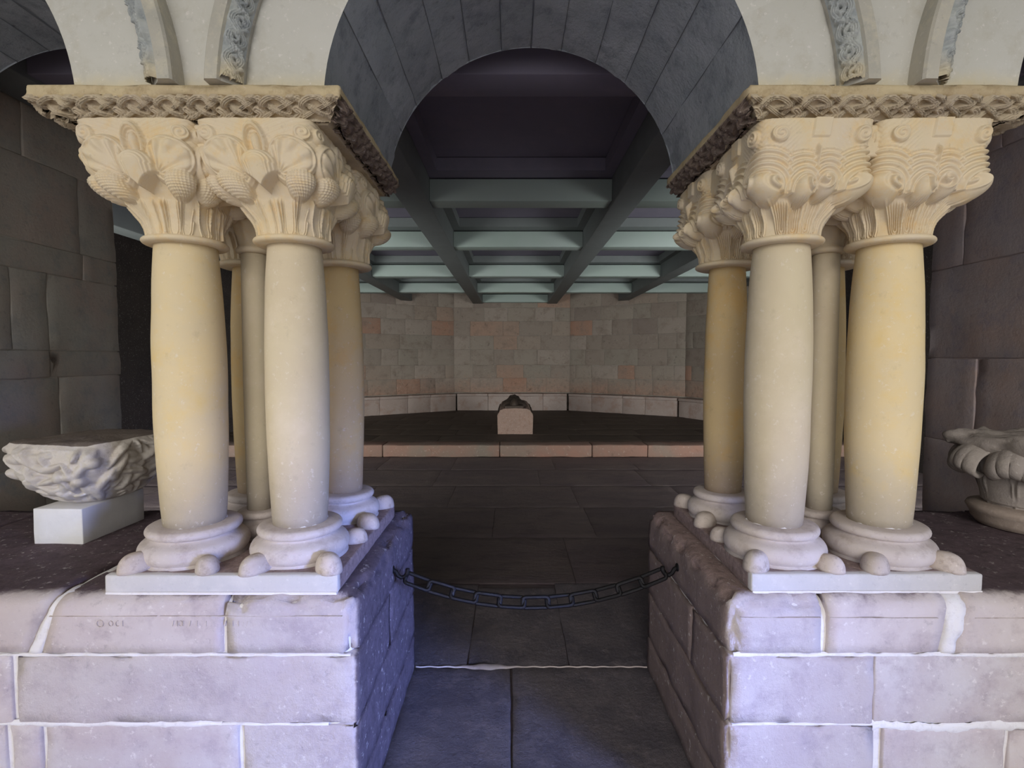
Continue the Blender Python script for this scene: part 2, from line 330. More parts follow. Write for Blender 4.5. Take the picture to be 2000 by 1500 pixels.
# ------------------------------------------------------------------ ceiling of steel beams and coffers
ce = link('ceiling', mesh('ceiling', *box(-6.2, 6.2, 2.6, 14.6, 3.47, 3.60), M['ceiling'])); tag(ce, kind='structure')
mains = [(-1.07, -0.80), (0.97, 1.23), (-2.87, -2.60), (2.76, 3.02), (-4.75, -4.48), (4.62, 4.88)]
yend = [14.13, 14.13, 13.42, 13.40, 11.4, 11.4]
for (x0, x1), ye in zip(mains, yend):
    block('main_beam', ce, M['beam_main'], x0, x1, 2.6, ye, 3.095, 3.465, r=0.008, step=9)
crossy = [2.82, 5.03, 7.07, 9.58, 11.86, 13.95]
edges = [-4.48, -2.87, -2.60, -1.07, -0.80, 0.97, 1.23, 2.76, 3.02, 4.62]
bays = [(-4.48, -2.87), (-2.60, -1.07), (-0.80, 0.97), (1.23, 2.76), (3.02, 4.62)]
for i, yy in enumerate(crossy):
    for (x0, x1) in bays:
        if yy > 13 and abs(x0 + x1) > 3: continue
        if yy < 7 and abs(x0 + x1) > 5: continue
        block('cross_beam', ce, M['beam_cross'] if i else M['ceiling'], x0 + .002, x1 - .002, yy, yy + 0.24, 3.12, 3.33, r=0.006, step=9)
        if i < 5 and not (i == 4 and abs(x0 + x1) > 5):
            ya, yb = yy + 0.24, crossy[i + 1] - 0.02
            if i == 4 and abs(x0 + x1) > 3: yb = 12.9
            s, t = 0.10, 0.16
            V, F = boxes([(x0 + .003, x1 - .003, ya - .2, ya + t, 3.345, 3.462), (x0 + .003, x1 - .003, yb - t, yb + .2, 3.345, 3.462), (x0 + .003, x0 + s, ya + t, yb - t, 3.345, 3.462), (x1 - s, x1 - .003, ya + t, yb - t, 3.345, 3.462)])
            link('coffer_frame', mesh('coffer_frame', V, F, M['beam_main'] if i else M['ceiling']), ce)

# ------------------------------------------------------------------ side jamb walls seen through the side arches
def stub(name, sgn, mat):
    x = sgn * 2.9; y1 = 3.80 if sgn < 0 else 3.58
    core = (x - 0.6, x - 0.012, 2.60, y1 - .02, 0, 3.45) if sgn < 0 else (x + 0.012, x + 0.6, 2.60, y1 - .02, 0, 3.45)
    wl = link(name, mesh(name, *box(*core), mat)); tag(wl, kind='structure')
    rows = [(0, .42, [2.6, 3.3, 9]), (.42, .95, [2.6, 3.15, 9]), (.95, 1.48, [2.6, 3.28, 9]), (1.48, 1.65, [2.6, 3.22, 9]), (1.65, 2.13, [2.6, 2.98, 3.22, 9]), (2.13, 2.30, [2.6, 3.50, 9]), (2.30, 2.80, [2.6, 3.48, 9]), (2.80, 3.12, [2.6, 3.1, 9]), (3.12, 3.44, [2.6, 3.3, 9])]
    if sgn > 0: rows = [(0, .5, [2.6, 3.2, 9]), (.5, 1.05, [2.6, 3.05, 9]), (1.05, 1.60, [2.6, 3.20, 9]), (1.60, 2.20, [2.6, 9]), (2.20, 2.85, [2.6, 3.33, 9]), (2.85, 3.44, [2.6, 3.1, 9])]
    for z0, z1, ys in rows:
        for a, c in zip(ys[:-1], ys[1:]):
            c = min(c, y1)
            X = (x - 0.2, x - random.random() * .006) if sgn < 0 else (x + random.random() * .006, x + 0.2)
            V, F = rblock(*X, a + .003, c - .0015, z0 + .0015, z1 - .0015, r=0.006, step=0.07, nse=0.010, seed=random.random() * 60, nscale=5, mseg=12)
            link('wall_block', mesh('wall_block', V, F, mat, True), wl)
stub('wall_inner_left', -1, M['stub_left']); stub('wall_inner_right', 1, M['stub_right'])

# ------------------------------------------------------------------ parapets (low walls under the columns)
def parapet(side):
    s = -1 if side == 'left' else 1
    nm = 'wall_parapet_' + side
    x0, x1 = (-3.4, XL - .012) if s < 0 else (XR + .012, 3.4)
    bg_ = {'Z': .075, 'y': .070, ('X' if s < 0 else 'x'): .06}
    pr = link(nm, mesh(nm, *rblock(x0, x1, YF + .011, YR - .012, 0, PT - .016, r=.01, step=.2, big=bg_, mseg=12), M['mortar'], True)); tag(pr, kind='structure')
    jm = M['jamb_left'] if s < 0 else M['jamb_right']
    J = 0.0022
    def blk(a, c, z0, z1, mat=None, y0=YF, y1=YR, sh0=0, sh1=0, **k):
        end = (c == XL) or (a == XR)
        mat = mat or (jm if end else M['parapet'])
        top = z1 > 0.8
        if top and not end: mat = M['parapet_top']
        big = {}
        if top: big = {'Z': 0.05, 'y': 0.05}
        if end: big['X' if s < 0 else 'x'] = 0.045 if top else 0.018
        block('stone_block', pr, mat, a + (J if a != XR else 0), c - (J if c != XL else 0), y0, y1, z0 + J, z1 - (J if z1 < .8 else 0), r=0.006, step=0.035, nse=0.006, big=big, seed=random.random() * 60, shear0=sh0, shear1=sh1, nscale=7, mseg=26, chip=0.05 if end else 0.012, **k)
    A, B, C_ = 0.635, 0.402, 0.17
    if s < 0:
        blk(-3.4, -2.35, A, PT); blk(-2.35, -1.575, A, PT, sh1=0.085)
        blk(-1.535, -0.935, A, PT, sh0=0.055); blk(-0.935, XL, A, PT)
        blk(-3.4, -2.4, B, A); blk(-2.4, -1.632, B, A); blk(-1.618, XL, B, A, y1=1.66 + .42); blk(-1.618, XL, B, A, y0=2.09)
        blk(-3.4, -2.5, C_, B); blk(-2.5, -1.66, C_, B); blk(-1.645, -1.545, C_, B); blk(-1.535, -0.895, C_, B); blk(-0.885, XL, C_, B)
        blk(-3.4, -1.9, 0, C_); blk(-1.9, -1.1, 0, C_); blk(-1.1, XL, 0, C_)
    else:
        blk(XR, 1.013, A, PT); blk(1.019, 1.395, A, PT, sh1=0.03); blk(1.435, 2.3, A, PT, sh0=0.04); blk(2.3, 3.4, A, PT)
        blk(XR, 1.18, B, A, y1=1.95); blk(XR, 1.18, B, A, y0=1.955); blk(1.18, 1.95, B, A - .0); blk(1.95, 3.4, B, A)
        blk(XR, 1.19, C_, B); blk(1.215, 1.62, C_, B - .012); blk(1.63, 3.4, C_, B - .014)
        blk(XR, 1.5, 0, C_); blk(1.5, 2.4, 0, C_); blk(2.4, 3.4, 0, C_)
    # beads of mortar squeezed out along the bed joints
    for (xa, xb, zc, hh) in ([(-1.75, XL - .02, A, .005), (-1.75, -0.95, B, .011), (-0.95, -0.6, B, .006)] if s < 0 else [(XR + .02, 2.2, A, .0065), (XR + .02, 1.2, B, .005), (1.18, 2.2, B - .008, .016)]):
        n = int((xb - xa) / .008); P = np.zeros((5, n, 3)); xs = np.linspace(xa, xb, n)
        wv = np.array([mnoise.fractal(Vector((x * 14, zc * 9, 3)), .8, 2, 4) for x in xs]); w2 = np.array([mnoise.fractal(Vector((x * 14, zc * 9, 13)), .8, 2, 4) for x in xs])
        for i, t in enumerate((-1, -.6, 0, .6, 1)):
            P[i, :, 0] = xs; P[i, :, 2] = zc + t * hh * (1 + 0.9 * (wv if t > 0 else w2)); P[i, :, 1] = YF + .004 - .0065 * (1 - t * t)
        V, F = grid(P); link('mortar_joint', mesh('mortar_joint', V, F, M['mortar'], True), pr)
    return pr
pl_, pr_ = parapet('left'), parapet('right')
# wide slanting mortar repairs in the top course
for (par, xa, xb, sa, sb) in ((pl_, -1.577, -1.533, 0.10, 0.07), (pr_, 1.393, 1.437, 0.03, 0.04)):
    V, F = rblock(xa, xb, YF + .001, YF + .5, 0.64, PT - .002, r=.003, step=.012, nse=.010, big={'Z': .05, 'y': .05}, shear0=sa - .01, shear1=sb + .01, mseg=20, nscale=20)
    link('mortar_repair', mesh('mortar_repair', V, F, M['mortar'], True), par)
# incised line and worn strokes on the top course
def strokes(par, lst, w_=0.0016):
    V, F = [], []
    for (x0, z0, x1, z1) in lst:
        d = Vector((x1 - x0, 0, z1 - z0)).normalized(); n_ = Vector((-d.z, 0, d.x)) * w_; y_ = YF - 0.0035
        o = len(V); V += [(x0 + n_.x, y_, z0 + n_.z), (x0 - n_.x, y_, z0 - n_.z), (x1 - n_.x, y_, z1 - n_.z), (x1 + n_.x, y_, z1 + n_.z)]
        V += [(p[0], y_ + .006, p[2]) for p in V[o:o + 4]]; F += [tuple(o + i for i in f) for f in ((0, 1, 2, 3), (0, 4, 5, 1), (1, 5, 6, 2), (2, 6, 7, 3), (3, 7, 4, 0))]
    o = link('incised_line', mesh('incised_line', V, F, M['spur']), par); return o
strokes(pl_, [(-1.50, .765, -1.15, .7665), (-1.14, .7665, -0.55, .766)], .0009)
marks = []
def ring(cx, cz, rx, rz, a0=0, a1=360, k=9):
    p = [(cx + rx * math.cos(math.radians(a)), cz + rz * math.sin(math.radians(a))) for a in np.linspace(a0, a1, k)]
    return [(p[i][0], p[i][1], p[i + 1][0], p[i + 1][1]) for i in range(k - 1)]
marks += ring(-1.335, .742, .011, .012) + ring(-1.300, .742, .007, .009) + ring(-1.278, .742, .006, .009, 60, 300)
for i, xx in enumerate((-1.262, -1.10, -1.085, -1.065, -1.045, -1.02, -.99, -.93, -.905, -.885, -.86)): marks.append((xx, .733, xx + (.004 if i % 3 == 1 else 0), .751))
marks += ring(-1.074, .742, .007, .009)
mk = strokes(pl_, marks, .0007); mk.name = 'worn_inscription'
strokes(pr_, [(0.74, .762, 1.0, .7615), (1.03, .7615, 1.38, .760), (1.5, .76, 2.2, .76)], .0009)

# ------------------------------------------------------------------ plinths, bases, spurs, shafts
CL = [(-1.167, 1.86, .118), (-0.779, 1.86, .109), (-1.155, 2.30, .094), (-0.762, 2.30, .092)]
CR = [(0.965, 1.86, .1105), (1.350, 1.86, .1165), (0.958, 2.30, .090), (1.388, 2.30, .092)]
ZP = 0.885
def base_prof(k, r):
    R2, R1 = r + .062 * k, r + .032 * k
    p = [(R2 - .004, 0.0)]
    for a in np.linspace(-60, 75, 9): p.append((R2 - .034 + .034 * math.cos(math.radians(a)), .036 * k + .036 * k * math.sin(math.radians(a))))
    p += [(R1 - .004, .076 * k), (R1 - .012, .082 * k), (R1 - .012, .088 * k)]
    for a in np.linspace(-80, 85, 9): p.append((R1 - .010 + .016 * math.cos(math.radians(a)), .102 * k + .016 * k * math.sin(math.radians(a))))
    p += [(r - .01, .120 * k)]
    return p
def spur_mesh(rx, ry, h, seed):
    n = 20; P = []
    for t in np.linspace(0, 1, 10):
        a = t * math.pi / 2; rr = math.cos(a) ** 0.7 if t < 1 else 0.01
        P.append([(rx * rr * math.cos(q), ry * rr * math.sin(q), h * math.sin(a) ** 0.9) for q in np.linspace(0, 2 * np.pi, n, endpoint=False)])
    V, F = grid(np.array(P), True, True, True); return mesh('spur', V, F, M['spur'], True)
spm = [spur_mesh(.041, .056, .060, 1), spur_mesh(.037, .046, .052, 2), spur_mesh(.043, .060, .056, 3)]
def pier(side, Cs, px, py, spurs, slim, labels):
    s = -1 if side == 'left' else 1
    cx, cy = (px[0] + px[1]) / 2, (py[0] + py[1]) / 2
    pl = empty('column_plinth', (cx, cy, PT), 'flat square pale plinth slab under the %s cluster of columns' % side, 'plinth')
    V, F = rblock(px[0] - cx, px[1] - cx, py[0] - cy, py[1] - cy, 0, .060, r=.006, step=.03, nse=.003, mseg=30)
    # own patina plane is measured from the slab's front edge
    V[:, 1] += cy - py[0]
    link('slab', mesh('slab', V, F, M['plinth'], True), pl, (0, py[0] - cy, 0))
    # thin white mortar bed
    link('mortar_bed', mesh('mortar_bed', *box(px[0] - cx + .004, px[1] - cx - .004, py[0] - cy - .003, py[1] - cy, -.004, .004), M['mortar']), pl)
    for (x, y, r) in Cs:
        V, F = lathe(base_prof(1.0, r), 56); link('column_base', mesh('column_base', V, F, M['base'], True), pl, (x - cx, y - cy, .060))
    V, F = lathe(base_prof(0.85, .056), 40); link('column_base', mesh('column_base', V, F, M['base'], True), pl, (slim[0] - cx, slim[1] - cy, .060))
    for i, (x, y) in enumerate(spurs):
        near = min(Cs, key=lambda c: (c[0] - x) ** 2 + (c[1] - y) ** 2); ang = math.atan2(near[1] - y, near[0] - x) - math.pi / 2
        link('corner_spur', spm[i % 3], pl, (x - cx, y - cy, .058), (0, 0, ang))
    z0, z1 = ZP + .112, 1.995
    for (x, y, r), lb, mt in zip(Cs, labels, (['shaft_yellow', 'shaft_pale', 'shaft_ochre', 'shaft_ochre'] if s < 0 else ['shaft_pale', 'shaft_yellow', 'shaft_ochre', 'shaft_ochre'])):
        H = z1 - z0; pf = [(r * (1 - .15 * abs((t - .50) / .5) ** 2.2 - (.02 if t > .5 else 0) * (t - .5)), t * H) for t in np.linspace(0, 1, 26)]
        sd = x * 7 + y
        def fn(P, sd=sd):
            V_ = P.reshape(-1, 3); h = nz3(V_, 5, sd, 2); n_ = V_.copy(); n_[:, 2] = 0; n_ /= np.maximum(np.linalg.norm(n_, axis=1), 1e-6)[:, None]
            return (V_ + n_ * (h * .0022)[:, None]).reshape(P.shape)
        V, F = lathe(pf, 64, fn=fn); o = link('column_shaft', mesh('column_shaft', V, F, M[mt], True), None, (x, y, z0)); tag(o, lb, 'column')
        # ragged collar of white mortar at the foot
        if y < 2:
            P = np.zeros((4, 60, 3)); an = np.linspace(0, 2 * np.pi, 60, endpoint=False)
            hh = np.array([.007 + .010 * max(0, mnoise.fractal(Vector((math.cos(a) * 3 + x, math.sin(a) * 3, 1)), .8, 2, 3)) for a in an]); rb = pf[0][0]
            for i, (dr, dz) in enumerate(((.007, -.004), (.006, .3), (.003, .9), (-.004, 1.1))):
                P[i, :, 0] = (rb + dr) * np.cos(an); P[i, :, 1] = (rb + dr) * np.sin(an); P[i, :, 2] = dz * hh if dz > 0 else dz
            V, F = grid(P, True); link('mortar_collar', mesh('mortar_collar', V, F, M['mortar'], True), o)
    H = 2.02 - (ZP + .095); H -= .006; pf = [(.052 * (1 - .06 * abs(2 * t - 1) ** 2), t * H) for t in np.linspace(0, 1, 14)]
    V, F = lathe(pf, 40); o = link('slim_colonnette', mesh('slim_colonnette', V, F, M['shaft_pale'], True), None, (slim[0], slim[1], ZP + .095))
    tag(o, 'slim colonnette in the middle of the %s column cluster' % side, 'column')
    return pl
pier('left', CL, (-1.345, -.575), (1.655, 2.475), [(-1.275, 1.705), (-1.028, 1.695), (-.865, 1.70), (-.620, 1.70), (-.612, 1.975), (-.615, 2.155), (-.620, 2.43), (-.973, 1.99), (-1.30, 2.02), (-1.31, 2.16), (-.93, 2.17)], (-1.035, 2.08),
     ['yellowish stone column shaft, front left of the left cluster', 'pale stone column shaft, front right of the left cluster, next to the doorway', 'brownish column shaft half hidden at the rear left of the left cluster', 'ochre column shaft at the rear right of the left cluster, by the passage'])
pier('right', CR, (.795, 1.565), (1.665, 2.485), [(.835, 1.72), (1.080, 1.705), (1.235, 1.71), (1.475, 1.71), (.828, 1.99), (.832, 2.175), (.838, 2.45), (1.165, 1.975), (1.50, 2.02), (1.10, 2.17), (1.51, 2.17)], (1.262, 2.08),
     ['pale stone column shaft, front left of the right cluster, next to the doorway', 'broad yellowish column shaft, front right of the right cluster', 'ochre column shaft at the rear left of the right cluster, by the passage', 'brownish column shaft half hidden at the rear of the right cluster'])

# ------------------------------------------------------------------ carved capitals
ZC0, ZC1 = 1.995, 2.365
def sstep(a, b_, x): t = np.clip((x - a) / (b_ - a), 0, 1); return t * t * (3 - 2 * t)
def spiral(dx, dz, R, turns, dirn=1):
    d = np.hypot(dx, dz); th = np.arctan2(dz, dx)
    return np.cos(dirn * th + 2 * np.pi * turns * d / R) * (d < R) * np.clip((R - d) / (.2 * R), 0, 1)
def dome(d, R): return np.sqrt(np.clip(1 - (d / R) ** 2, 0, 1))
def capital_mesh(style, nu=160, nv=160, hx=0.20):
    H = ZC1 - ZC0; v = np.concatenate([np.linspace(-0.0, .06, 10), np.linspace(.065, 1, nv)])
    u = np.linspace(-1, 1, nu, endpoint=False)
    Zs = v * H
    if style == 'fan':
        kv = [0, .05, .15, .28, .36, .42, .50, .62, .80, 1.0]; kr = [.116, .116, .117, .124, .134, .145, .160, .178, .188, .192]
    else:
        kv = [0, .05, .15, .28, .36, .42, .50, .62, .80, 1.0]; kr = [.116, .116, .118, .129, .139, .147, .156, .166, .182, .190]
    R = np.interp(v, kv, kr)
    # astragal ring
    ring = np.where(v <= .065, .020 * np.sqrt(np.clip(1 - ((v - .032) / .033) ** 2, 0, 1)), 0)
    n = 2 + 7 * sstep(.18, .55, v)
    U, Z = np.meshgrid(u, Zs); X = U * hx; Vn = Z / H
    h = np.zeros_like(X)
    if style == 'fan':
        # two big fan lobes: smooth shells with fine radial flutes and a double rim
        for cx, cz, R0, mir in ((-.116, .236, .090, 1), (.124, .240, .084, -1)):
            dx, dz = X - cx, Z - cz; d = np.hypot(dx, dz * 1.1); th = np.arctan2(dz + .045, dx * mir - .035)
            q = np.clip(d / R0, 0, 1)
            lob = .040 * np.sqrt(np.clip(1 - q ** 2, 0, 1)) * (1 - .35 * np.exp(-((q - .0) / .55) ** 2))
            lob += .0048 * np.cos(th * 15) * (q < .80) * sstep(.15, .5, q) + .0040 * np.exp(-((q - .86) / .045) ** 2) + .0030 * np.exp(-((q - .97) / .03) ** 2) - .003 * np.exp(-((q - .79) / .03) ** 2)
            h = np.maximum(h, np.where(q < 1, lob, 0))
        # pine cones hanging below the lobes
        for cx, cz, wx in ((-.140, .164, .056), (.152, .168, .052)):
            dx, dz = X - cx, Z - cz; d = np.hypot(dx / wx, dz / .046)
            c = .062 * np.sqrt(np.clip(1 - d * d, 0, 1)) + .0050 * np.cos(2 * np.pi * (dx + dz) / .0145) * np.cos(2 * np.pi * (dx - dz) / .0145) * (d < .96)
            h = np.maximum(h, np.where(d < 1, c, 0))
        # central drooping hood, ending in a point; hollow on either side below
        dx, dz = X - .006, Z - .218; d = np.hypot(dx / .088, dz / .050)
        lowedge = .148 + .050 * np.clip(np.abs(dx + .006) / .085, 0, 1) ** .8
        c = .066 * np.sqrt(np.clip(1 - np.clip(d, 0, 1) ** 2.4, 0, 1)) + .0020 * np.cos(2 * np.pi * d * 6) * (d > .35) * (d < .96)
        core = .066 * np.sqrt(np.clip(1 - np.abs(dx / .088) ** 2.6, 0, 1)) + .0020 * np.cos(2 * np.pi * np.abs(dx) / .014) * (np.abs(dx) > .035)
        c = np.where(d < 1, c, 0); c = np.where((Z < .218) & (np.abs(dx) < .087), core * sstep(lowedge - .003, lowedge + .006, Z), c)
        h = np.maximum(h, c)
        # pendant cone under a leaf arch, at the top
        dx, dz = X + .004, Z - .290; d = np.hypot(dx / .050, dz / .070)
        c = (.020 * np.exp(-((d - .80) / .17) ** 2) + .002 * np.cos(2 * np.pi * d * 9) * (d > .5) * (d < 1)) * (Z > .255); h = np.maximum(h, c)
        d2 = np.hypot((X - .004) / .022, (Z - .290) / .036); c = .026 * np.sqrt(np.clip(1 - d2 * d2, 0, 1)) + .0018 * np.cos(2 * np.pi * (X + Z) / .009) * np.cos(2 * np.pi * (X - Z) / .009) * (d2 < 1)
        h = np.maximum(h, c)
        # small scrolls at the upper corners
        for cx, q in ((-.172, 1), (.172, -1)):
            dx, dz = X - cx, Z - .325; d = np.hypot(dx, dz); h = np.maximum(h, (.013 + .0030 * spiral(dx, dz, .024, 2.0, q)) * sstep(.0255, .022, d))
        # sweeping grooves to the scrolls
        g = np.cos(2 * np.pi * (Z - .30 * np.abs(X)) / .014) * .0011 * (Z > .29) * (h < .004); h = h + g
        lanes = ((-.150, .05), (-.060, .045), (.090, .055), (.185, .05)); stem = .022
        zt = .128
    else:
        balls = ((-.200, .160, .056), (-.050, .150, .052), (.060, .158, .046), (.200, .160, .056))
        for i, (cx, cz, R0) in enumerate(balls):
            dx, dz = X - cx, Z - cz; d = np.hypot(dx * .92, dz * 1.08)
            c = .066 * np.sqrt(np.clip(1 - (d / R0) ** 2, 0, 1))
            q = 1 if cx < 0 else -1
            sx = cx + {0: .044, 1: .022, 2: -.012, 3: -.044}[i]; szz = cz + .020
            ds = np.hypot(X - sx, Z - szz)
            c = c + spiral(X - sx, Z - szz, .036, 1.35, -q) * .0095 * (c > .004)
            # leaf folds: broad ridges that arch over the ball
            e = (d - R0) / .0225
            fold = (.034 - .0085 * e + .0062 * np.cos(2 * np.pi * e)) * (e > -.4) * (e < 3.9) * (Z > cz - .012) * sstep(.118, .104, np.abs(dx))
            h = np.maximum(h, np.maximum(c, fold))
        # ribs
        for cx in (0.004,):
            h = np.maximum(h, .030 * np.exp(-((X - cx) / .0045) ** 2) * (Z > .17) * sstep(.300, .270, Z))
        for cx, q in ((-.150, 1), (.165, -1)):
            dx, dz = X - cx, Z - .322; d = np.hypot(dx, dz); h = np.maximum(h, (.014 + .0036 * spiral(dx, dz, .026, 1.8, q)) * sstep(.0275, .0235, d))
        g = np.cos(2 * np.pi * (Z + .8 * np.abs(X)) / .015) * .0014 * (Z > .27) * (h < .004) * sstep(.05, .12, np.abs(X)); h = h + g
        h = np.maximum(h, .009 * (np.maximum(np.abs(X - .01) / .036, np.abs(Z - .345) / .030) < 1))
        lanes = ((-.150, .06), (-.055, .05), (.055, .05), (.145, .06)); stem = None
        zt = .118
    # lower leaves: nested U-shaped grooves on the bell, hollow between the leaves
    low = sstep(zt + .012, zt - .012, Z) * (Vn > .07)
    best = np.full_like(X, 9.)
    for cx, wd in lanes:
        xx = cx * (0.75 + .25 * Z / .14)
        z0 = .045; dd = np.where(Z > z0, np.abs(X - xx), np.hypot(X - xx, Z - z0)); best = np.minimum(best, dd)
    lf = .0060 * np.cos(2 * np.pi * best / .0125) * sstep(.048, .040, best) + .010 * np.exp(-((best - .040) / .006) ** 2) * sstep(.03, .10, Z)
    lf -= .008 * sstep(.034, .0, best)
    if stem is not None: lf = np.maximum(lf, .014 * np.exp(-((X - stem) / .012) ** 4))
    h = h + lf * low
    # slight wear
    h = h - .004 * sstep(.33, .37, Z) * 0
    Rr = R[:, None] + ring[:, None]
    Ps = []
    a_loc = U * np.pi / 4
    for k in range(4):
        nn_ = n[:, None]; rad = Rr / (np.abs(np.cos(a_loc)) ** nn_ + np.abs(np.sin(a_loc)) ** nn_) ** (1 / nn_)
        # displace along the face normal more than along the radius, so corners keep crisp
        base = np.stack([rad * np.cos(a_loc), rad * np.sin(a_loc)], -1)
        f = (n[:, None] - 2) / 7
        nx = (1 - f) * np.cos(a_loc) + f * np.ones_like(a_loc); ny = (1 - f) * np.sin(a_loc) + f * np.sign(a_loc) * np.abs(U) ** 6
        ll = np.hypot(nx, ny); dspl = np.stack([nx / ll * h, ny / ll * h], -1)
        p = base + dspl; c_, s_ = math.cos(k * math.pi / 2), math.sin(k * math.pi / 2)
        Ps.append(np.stack([p[..., 0] * c_ - p[..., 1] * s_, p[..., 0] * s_ + p[..., 1] * c_, Z], -1))
    P = np.concatenate(Ps, 1)
    V, F = grid(P, True, True, True)
    V = V.copy(); 
    wob = np.sin(V[:, 0] * 31 + V[:, 2] * 17) * .0012 + np.sin(V[:, 1] * 37 - V[:, 2] * 23) * .0012
    V[:, 0] += wob; V[:, 1] += wob * .7
    V[:, 0] *= 1; V[:, 1] += (-.050 if style == 'fan' else .022) * np.clip(V[:, 2] / H, 0, 1) ** 1.3
    me = mesh('capital_' + style, V, F, M['capital'], True); return me
capm = {'left': capital_mesh('fan'), 'right': capital_mesh('volute')}
for side, Cs, slim, xs in (('left', CL, (-1.035, 2.08), (-1.405, -.635)), ('right', CR, (1.262, 2.08), (.800, 1.550))):
    cx = sum(c[0] for c in Cs) / 4; cy = 2.08
    cp = empty('carved_capital', (cx, cy, ZC0), {'left': 'carved fourfold capital with fan leaves and pine cones on the left column cluster', 'right': 'carved fourfold capital with spiral volutes and balls on the right column cluster'}[side], 'capital')
    for (x, y, r) in Cs:
        o = link('single_capital', capm[side], cp, (x - cx, y - cy, 0), (0, 0, -math.pi / 2))
    # block that joins the four capitals under the abacus
    V, F = rblock(xs[0] + .012 - cx, xs[1] - .012 - cx, 1.70 - cy, 2.46 - cy, .26, ZC1 - ZC0 - .004, r=.01, step=.05, nse=.003, mseg=12)
    link('joining_block', mesh('joining_block', V, F, M['capital'], True), cp)
    # small bell capital of the slim colonnette
    def fnb(P):
        a = np.arctan2(P[..., 1], P[..., 0]); z = P[..., 2]; f = sstep(.03, .12, z) * (1 + .10 * np.cos(8 * a) * sstep(.05, .2, z))
        P[..., 0] *= 1 + .0 * f + .10 * np.cos(8 * a) * sstep(.03, .15, z); P[..., 1] *= 1 + .10 * np.cos(8 * a) * sstep(.03, .15, z); return P
    V, F = lathe([(.052, .02), (.064, .024), (.068, .034), (.062, .044), (.055, .05), (.060, .08), (.072, .12), (.095, .16), (.10, .18), (.098, .20), (.12, .25), (.14, .30)], 48, fn=fnb)
    link('small_capital', mesh('small_capital', V, F, M['capital'], True), cp, (slim[0] - cx, slim[1] - cy, 0))

# ------------------------------------------------------------------ carved bands: interlace relief
def strand_field(per, ht, strands, n, m, half):
    """height map (m rows over ht, n columns over one period); strands: list of (pts fn(t)->(x,y,z), t samples)"""
    xs = (np.arange(n) + .5) / n * per; ys = (np.arange(m) + .5) / m * ht
    X, Y = np.meshgrid(xs, ys); Hh = np.zeros_like(X)
    for pts, hw in strands:
        p = np.array(pts)
        for sh in (-2, -1, 0, 1, 2):
            q = p.copy(); q[:, 0] += sh * per
            D = np.hypot(X[..., None] - q[:, 0], (Y[..., None] - q[:, 1])); k = D.argmin(-1); d = np.take_along_axis(D, k[..., None], -1)[..., 0]
            zz = q[k, 2]; t = d / hw
            prof = zz + .30 * np.sqrt(np.clip(1 - t * t, 0, 1)) + .16 * np.cos(2 * np.pi * t * 1.5) * (t < 1)
            Hh = np.maximum(Hh, np.where(t < 1, prof, 0))
    return Hh
def interlace(per=.116, ht=.105):
    st = []; t = np.linspace(0, 1, 60)
    st.append(([(per / 2 + .040 * math.cos(a), ht * .60 + .034 * math.sin(a), .55 + .25 * math.sin(3 * a)) for a in np.linspace(-.5, math.pi + .5, 60)], .0095))
    st.append(([(per * (x * 1.25 - .1), ht * (.97 - .95 * x), .50 + .30 * math.cos(x * 4 * math.pi)) for x in t], .0080))
    st.append(([(per * (1.1 - x * 1.25), ht * (.90 - .80 * x), .50 - .30 * math.cos(x * 4 * math.pi)) for x in t], .0080))
    st.append(([(per * (.02 + .10 * math.sin(x * 6)), ht * (.55 - .5 * x), .70) for x in t], .012))
    st.append(([(per * (x), ht * (.07 + .07 * math.sin(2 * math.pi * x)), .45) for x in t], .0085))
    return strand_field(per, ht, st, 50, 44, .01), per
def vine(per=.13, ht=.085):
    st = []; t = np.linspace(0, 1, 60)
    st.append(([(per * x, ht * (.5 + .33 * math.sin(2 * math.pi * x)), .55 + .2 * math.cos(4 * math.pi * x)) for x in t], .0105))
    st.append(([(per * x, ht * (.5 - .33 * math.sin(2 * math.pi * x)), .55 - .2 * math.cos(4 * math.pi * x)) for x in t], .0105))
    for cx, cy, a0 in ((.25, .42, 0), (.75, .58, 3.1)):
        st.append(([(per * cx + .014 * (1 - x * .6) * math.cos(a0 + 5 * x), ht * cy + .018 * (1 - x * .6) * math.sin(a0 + 5 * x), .75) for x in t], .0075))
    st.append(([(per * (.45 + .2 * x), ht * (.15 + .6 * x), .8) for x in t], .007)); st.append(([(per * (.05 - .2 * x), ht * (.2 + .6 * x), .8) for x in t], .007))
    return strand_field(per, ht, st, 44, 36, .01), per
IL, ILP = interlace(); VN, VNP = vine()
def sample(Hm, per, x, vfrac):
    m, n = Hm.shape; i = np.clip((vfrac * m).astype(int), 0, m - 1); j = ((x / per) % 1 * n).astype(int) % n
    return Hm[i, j]
